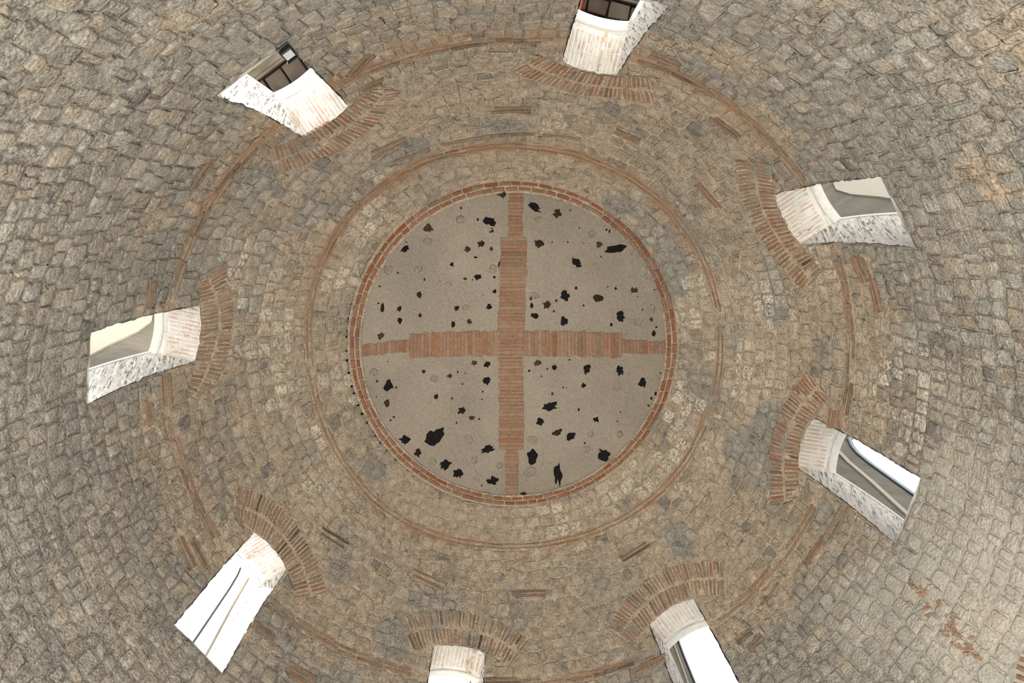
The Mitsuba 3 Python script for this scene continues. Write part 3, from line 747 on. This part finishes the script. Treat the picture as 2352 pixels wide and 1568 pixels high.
# (x, y, width, height, slant) in a twice enlarged view of the cap whose corner is (780, 400); tone 0 black, 0.6 brown, 0.9 pale
LAVA = [(733, 90, 34, 32, 0, .6), (878, 150, 56, 30, .7, 0), (981, 177, 34, 32, 0, .55), (675, 213, 58, 36, .3, 0), (683, 257, 20, 14, -.3, .6), (637, 314, 34, 26, -.2, .5), (577, 337, 28, 22, -.3, .7), (295, 336, 40, 24, -.9, .1), (895, 313, 38, 32, 0, .5), (1247, 335, 85, 34, -.15, .15), (1305, 284, 12, 12, 0, .1), (1069, 400, 48, 30, .6, 0),
        (506, 405, 16, 20, 0, .3), (622, 463, 34, 24, 0, 0), (399, 245, 40, 34, 0, .72), (358, 542, 18, 26, 0, .5), (193, 600, 16, 40, 0, .45), (268, 606, 16, 26, 0, .5), (271, 657, 18, 26, -.4, .4), (527, 602, 22, 22, 0, .45), (674, 593, 22, 26, 0, .3), (697, 528, 16, 16, 0, 0), (513, 675, 16, 26, 0, .2), (583, 662, 22, 18, .4, .65),
        (1012, 547, 38, 44, -.3, .1), (1164, 558, 42, 30, .3, .5), (933, 588, 36, 28, .3, .5), (877, 636, 34, 24, .3, .15), (1263, 639, 32, 46, -.3, 0), (1007, 658, 28, 40, -.3, 0), (1327, 522, 30, 24, 0, .72), (1415, 715, 18, 28, 0, .3), (187, 727, 28, 30, 0, .8), (220, 950, 34, 50, .3, 0), (667, 855, 28, 26, 0, .35), (607, 848, 26, 22, 0, .72), (663, 927, 36, 32, 0, .15),
        (379, 889, 12, 14, 0, .5), (497, 908, 20, 18, 0, .7), (435, 1000, 18, 20, 0, .4), (553, 1063, 28, 26, 0, .4), (213, 1027, 22, 32, 0, .6), (597, 1095, 24, 18, 0, .7), (431, 1177, 88, 60, -.8, .1), (295, 1195, 44, 34, 0, .05), (353, 1253, 26, 34, 0, .4), (475, 1307, 40, 36, -.3, .1), (535, 1345, 42, 42, 0, .3), (689, 1380, 40, 36, 0, .15), (664, 1238, 60, 28, -.2, .1),
        (967, 870, 20, 20, .5, .1), (1113, 875, 30, 40, .2, 0), (1263, 883, 32, 40, .1, 0), (1365, 935, 32, 40, 0, .05), (1098, 950, 18, 20, 0, .3), (893, 850, 30, 26, 0, .75), (947, 1044, 62, 38, -.3, .25), (903, 1113, 30, 28, -.5, .05), (980, 1162, 40, 24, -.3, .5), (1038, 1180, 46, 30, -.6, .15), (1153, 1103, 22, 22, 0, .3), (868, 1270, 46, 66, .2, .05),
        (982, 1350, 36, 76, 0, .05), (1187, 1262, 52, 50, 0, .35), (1422, 987, 10, 14, 0, .3), (853, 885, 12, 12, 0, .3), (1403, 1008, 10, 10, 0, .2), (1403, 655, 12, 20, 0, .6), (1128, 160, 12, 14, 0, .3), (1167, 315, 26, 24, 0, .74), (830, 1437, 24, 14, 0, .5), (862, 560, 12, 18, 0, .6), (865, 590, 14, 20, 0, .45), (1065, 512, 12, 12, 0, .6), (683, 335, 14, 18, 0, .6), (718, 405, 10, 22, .3, .6), (696, 463, 12, 10, 0, .5), (613, 374, 12, 8, 0, .3), (565, 470, 14, 8, 0, .55), (362, 634, 14, 14, 0, .5)]
PALE = [(218, 430, 40, 40), (543, 204, 38, 36), (397, 304, 44, 34), (895, 202, 38, 26), (355, 428, 36, 30), (490, 495, 30, 24), (858, 1338, 58, 40), (418, 1292, 36, 38), (617, 1357, 34, 44), (608, 1287, 30, 34), (582, 1193, 34, 40), (868, 1197, 46, 40), (1130, 1168, 30, 30), (1261, 1170, 30, 30), (1112, 1236, 30, 40), (1246, 955, 40, 40), (1342, 662, 40, 36), (1135, 267, 40, 34), (690, 427, 36, 36), (567, 600, 30, 26), (720, 1310, 30, 30), (1390, 460, 40, 36), (1408, 605, 24, 36), (880, 545, 40, 28), (427, 920, 36, 28), (155, 890, 36, 32)]
def nodule(base, x, y, wx, wy, sl, tone, h, jag):
    m = 16; ang = (np.arange(m) + rng.uniform(-0.35, 0.35, m)) / m * 2 * math.pi
    r = 1 + rng.normal(0, jag, m)
    a, b = np.cos(ang) * wx / 2 * r, np.sin(ang) * wy / 2 * r
    a, b = a * math.cos(sl) - b * math.sin(sl), a * math.sin(sl) + b * math.cos(sl)
    P = np.array([cap_pt(780 + (x + p) / 1.96, 400 + (y + q) / 1.96) for p, q in zip(a, b)])
    add_piece(base, P, DOWN, h, 'lava_material', tone, 0, cap_key, inset=0.02, rough=0.006)
for x, y, wx, wy, sl, tone in LAVA: nodule('lava_stone', x, y, wx * 1.02, wy * 1.02, sl, tone, rng.uniform(0.012, 0.03), 0.21)
for x, y, wx, wy in PALE: nodule('pale_stone', x, y, wx, wy, rng.uniform(-.5, .5), 1.0, 0.010, 0.08)
for k in range(90):
    a, r = rng.uniform(0, 2 * math.pi), math.sqrt(rng.random()) * 690
    x, y = 785 + r * math.cos(a), 760 + r * math.sin(a)
    if abs(x - 775) < 70 or abs(y - 765) < 70: continue
    s = rng.uniform(5, 11)
    nodule('lava_stone', x, y, s, s * rng.uniform(0.7, 1.4), 0, rng.choice([.1, .4, .6, .7]), 0.008, 0.2)

# ------------------------------------------------------------------ windows: whitewashed reveals
def grid_mesh(fn, nu, nv):
    u, v = np.meshgrid(np.linspace(0, 1, nu), np.linspace(0, 1, nv), indexing='ij')
    P = fn(u, v).reshape(-1, 3)
    i = np.arange(nu * nv).reshape(nu, nv)
    a, b, c, d = i[:-1, :-1].ravel(), i[1:, :-1].ravel(), i[1:, 1:].ravel(), i[:-1, 1:].ravel()
    return P, np.vstack([np.c_[a, b, c], np.c_[a, c, d]])

def loc_pts(P, az):
    m = local(az); return P @ m[:3, :3].T + m[:3, 3]

for n_, w in enumerate(WIN):
    wk = f'window_{n_ + 1}'
    tag(wk, f"whitewashed window opening in the dome wall, {WORDS[w['side']]} of the picture", kind='structure')
    az = w['az']
    Rin, Rout = np.vectorize(rin), np.vectorize(rout)
    # soffit: plaster bed, then rows of whitewashed bricks running outwards
    def f(u, v):
        s = (u * 2 - 1) * (w['wt'] + 0.01); z = top(w, np.clip(s, -w['wt'], w['wt'])) - 0.012
        x = Rin(z) - 0.004 + (Rout(z) - Rin(z) - 0.0) * v
        P = np.stack([x, s, z], -1)
        P[..., 2] += (vfbm(P * 9 + n_, 3) - 0.5) * 0.022
        P[..., 0] += (vfbm(P * 14 + n_ * 3, 2) - 0.5) * 0.05 * np.where(v < 0.01, 1.0, 0.0)
        return P
    V, F = grid_mesh(f, 26, 18)
    sk = add('soffit', (loc_pts(V, az), F), 'plaster_material', smooth=True, uv=uvs(V, 0.25, 0), parent=wk)
    labels[sk] = {'label': 'whitewashed brick underside of the opening'}
    nb = 14
    for q in range(nb):
        s0, s1 = -w['wt'] + 2 * w['wt'] * (q + 0.22) / nb, -w['wt'] + 2 * w['wt'] * (q + 0.78) / nb
        z = top(w, (s0 + s1) / 2); x0, x1 = rin(z) + 0.006, rout(z) - 0.19
        x = x0 - (rng.uniform(0, 0.2) if q % 2 else 0)
        while x < x1 - 0.03:
            xe = x + rng.uniform(0.2, 0.42)
            a, b = max(x, x0) + 0.006, min(xe, x1) - 0.006
            if b - a > 0.035:
                P = np.array([[a, s0, 0], [(a + b) / 2, s0, 0], [b, s0, 0], [b, s1, 0], [(a + b) / 2, s1, 0], [a, s1, 0]])
                P[:, 2] = top(w, P[:, 1]) - 0.012; P[:, :2] += rng.normal(0, 0.003, (6, 2))
                add_piece('brick', loc_pts(P, az), DOWN, rng.uniform(0.004, 0.009), 'soffit_material', rng.choice([rng.uniform(0, .5), rng.uniform(.4, 1)]), 0, sk, inset=0.007, depth=0.02)
            x = xe
    # smooth lip at the outer end of the soffit
    def f(u, v):
        s = (u * 2 - 1) * w['wt']; z = top(w, s) - 0.03
        return np.stack([Rout(z) - 0.125 + 0.13 * v, s, z + 0.012 * (1 - np.minimum(v * 8.0, 1))], -1)
    V, F = grid_mesh(f, 20, 9)
    add('lip', (loc_pts(V, az), F), 'plaster_material', smooth=True, uv=uvs(V, 0.0, 0), parent=wk)
    # jambs
    for sg in (-1, 1):
        def f(u, v):
            z = ZB + (w['zt'] - ZB) * u
            x0 = Rin(z) - 0.012 + (vfbm(np.stack([z * 7, z * 0 + sg, z * 0 + n_], -1), 3) - 0.5) * 0.05
            x = x0 + (Rout(z) - x0) * v
            h_ = half(w, z)
            al, ac = z + 0.5 * x, x - 0.5 * z
            dd = (vfbm(np.stack([al * 5, ac * 45, al * 0 + n_ * 3 + sg], -1), 3) - 0.5) * 0.035 * np.minimum(1, (1 - v) * 8)
            return np.stack([x, sg * (h_ - 0.016 + dd), z], -1)
        V, F = grid_mesh(f, 70, 26)
        k = add('jamb', (loc_pts(V, az), F), 'plaster_material', smooth=True, uv=uvs(V, 1.0, 0), parent=wk)
        # white frame strip
        zs = np.linspace(ZB, w['zt'], 12)
        strip = []
        for z0, z1 in zip(zs[:-1], zs[1:]):
            for (xa, xb) in ((0.0, 0.03),):
                pts = [[rout(z) - 0.03 + xx, sg * (half(w, z) - yy), z] for z in (z0, z1) for xx in (0, 0.035) for yy in (0.0, 0.032)]
                strip.append(trimesh.convex.convex_hull(np.array(pts)))
        m = trimesh.util.concatenate(strip)
        add('frame', put(m, az), 'white_material', parent=wk)
    def f(u, v):
        s = (u * 2 - 1) * w['wb']; x = 4.985 + 0.64 * v
        P = np.stack([x, s, np.full_like(s, ZB + 0.012)], -1)
        P[..., 2] += (vfbm(P * 8 + n_, 3) - 0.5) * 0.03
        return P
    V, F = grid_mesh(f, 24, 14)
    add('sill', (loc_pts(V, az), F), 'plaster_material', smooth=True, uv=uvs(V, 0.6, 0), parent=wk)

# ------------------------------------------------------------------ concrete fins outside the windows, curving outwards at the top
FIN = {'northeast': 1, 'east': 1, 'southeast': 1, 'southwest': -1, 'west': -1, 'south': -1}
EDGE = [(6.52, -0.9), (6.55, 0.4), (6.58, 1.2), (6.63, 2.2), (6.70, 2.62), (6.82, 2.95), (7.05, 3.38), (7.45, 3.85), (8.0, 4.3)]
RIB = [(5.80, -0.3), (5.91, 0.45), (6.08, 1.35), (6.18, 2.1), (6.34, 2.7), (6.62, 3.2), (7.0, 3.7)]
for w in WIN:
    if w['side'] not in FIN: continue
    sg = FIN[w['side']]
    # sg: which side of the window (along the local y axis) the fin stands on
    kb = key_for('concrete_fin')
    tag(kb, f"grey concrete fin with steel edge outside the {WORDS[w['side']]} window", 'concrete wall', 'concrete fins outside the windows')
    def side_extrude(pts, y0, y1):
        m = extrude(Polygon(pts), abs(y1 - y0))         # spans y from 0 to -t
        m.apply_translation((0, max(y0, y1), 0)); return m
    y_in = sg * (w['wb'] + 0.015)
    inner = [(5.635, -0.9)] + [(rout(z) + 0.012, z) for z in np.linspace(0, 3.0, 9)] + [(4.78, 3.0), (4.9, 4.3)]
    body = side_extrude(inner + EDGE[::-1], y_in, y_in + sg * 0.16)
    k = kb + '__panel'; used[k] = 0
    scene[k] = mikit.ply(put(body, w['az']), 'concrete_material')
    rb = np.array(RIB); wide = w['side'] in ('northeast', 'west')  # wide: the plate paints sunlight on the upper fin in pale colour
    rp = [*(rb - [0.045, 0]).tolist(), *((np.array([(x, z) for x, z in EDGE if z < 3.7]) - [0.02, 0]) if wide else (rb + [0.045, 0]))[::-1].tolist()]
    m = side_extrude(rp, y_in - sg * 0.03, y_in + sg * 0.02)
    scene[kb + '__rib_and_sun_patch'] = mikit.ply(put(m, w['az']), 'pale_rib_and_sun_material')
    ed = np.array(EDGE)
    for nm, o0, o1, mm in (('steel_edge', -0.012, 0.03, 'steel_material'), ('edge_strip', 0.034, 0.05, 'white_material'), ('outer_edge', 0.05, 0.07, 'steel_material')):
        m = side_extrude([*(ed + [o0, 0]).tolist(), *(ed + [o1, 0])[::-1].tolist()], y_in - sg * 0.03, y_in + sg * 0.16)
        scene[kb + '__' + nm] = mikit.ply(put(m, w['az']), mm)

# ------------------------------------------------------------------ eaves of stone slabs above the two upper windows
for w, red in ((WIN[0], -1), (WIN[1], 1)):
    kb = key_for('slab_eave')
    tag(kb, f"dark stone slab eave on a grey beam seen above the {WORDS[w['side']]} window", 'eave', 'slab eaves outside the upper windows')
    r = np.random.default_rng(5 + red)
    ze = 2.15
    joints = np.arange(-1.25, 1.3, 0.31) + (0.10 if red < 0 else -0.14)
    for x0, x1 in ((5.20, 5.70), (5.725, 5.93)) if red > 0 else ((5.20, 5.935),):
        for j0, j1 in zip(joints[:-1], joints[1:]):
            P = np.array([[x0, j0 + 0.012, ze], [x0, j1 - 0.012, ze], [x1, j1 - 0.012, ze], [x1, j0 + 0.012, ze]])
            P[:, :2] += r.normal(0, 0.006, (4, 2)); P[:, 2] += r.normal(0, 0.006, 4)
            add_piece('slab', loc_pts(P, w['az']), DOWN, 0.03, 'slab_material', r.uniform(0, 1), 0, kb, inset=0.015, depth=0.06)
    m = bx(0.95, 2.7, 0.05, (5.62, 0, ze + 0.13)); add('slab_bed', put(m, w['az']), 'slab_material', uv=None, parent=kb)
    m = bx(0.42, 2.7, 0.20, (6.20, 0, ze + 0.02), 0.015); add('beam', put(m, w['az']), 'timber_material', parent=kb)
    m = bx(0.035, 2.7, 0.05, (5.972, 0, ze - 0.05), 0.006); add('batten', put(m, w['az']), 'timber_material', parent=kb)
    m = bx(0.70, 0.07, 0.12, (5.62, -0.27 if red > 0 else 0.24, ze - 0.09), 0.01); add('red_bar', put(m, w['az']), 'red_material', parent=kb)
    m = bx(0.05, 0.34, 0.06, (5.60, -0.13 if red > 0 else 0.10, ze - 0.07), 0.01); add('red_bar', put(m, w['az']), 'red_material', parent=kb)

# ------------------------------------------------------------------ floodlight in the corner of the upper left window
kb = key_for('floodlight')
tag(kb, 'small black floodlight with a pale lens in the corner of the upper left window', 'lamp')
LM = np.eye(4)
ang = math.radians(-30)
LM[:3, :3] = np.array([[math.cos(ang), 0, math.sin(ang)], [0, 1, 0], [-math.sin(ang), 0, math.cos(ang)]])
LP = (4.86, 0.43, -0.66)
def lamp(m): m = m.copy(); m.apply_scale(0.66); m.apply_transform(LM); m.apply_translation(LP); return put(m, WIN[0]['az'])
scene[kb + '__housing'] = mikit.ply(lamp(bx(0.10, 0.19, 0.15, (0.02, 0, 0), 0.012)), 'black_material')
scene[kb + '__lens'] = mikit.ply(lamp(bx(0.02, 0.15, 0.11, (-0.036, 0, 0), 0.004)), 'lens_material')
scene[kb + '__visor'] = mikit.ply(lamp(bx(0.05, 0.19, 0.014, (-0.05, 0, 0.08), 0.003)), 'black_material')
fins_ = trimesh.util.concatenate([bx(0.04, 0.012, 0.12, (0.085, -0.07 + 0.035 * q, 0), 0.002) for q in range(5)])
scene[kb + '__cooling_fins'] = mikit.ply(lamp(fins_), 'black_material')
br = trimesh.util.concatenate([bx(0.03, 0.008, 0.16, (0.02, s * 0.101, -0.05)) for s in (-1, 1)] + [bx(0.03, 0.21, 0.008, (0.02, 0, -0.128))])
scene[kb + '__bracket'] = mikit.ply(lamp(br), 'steel_material')
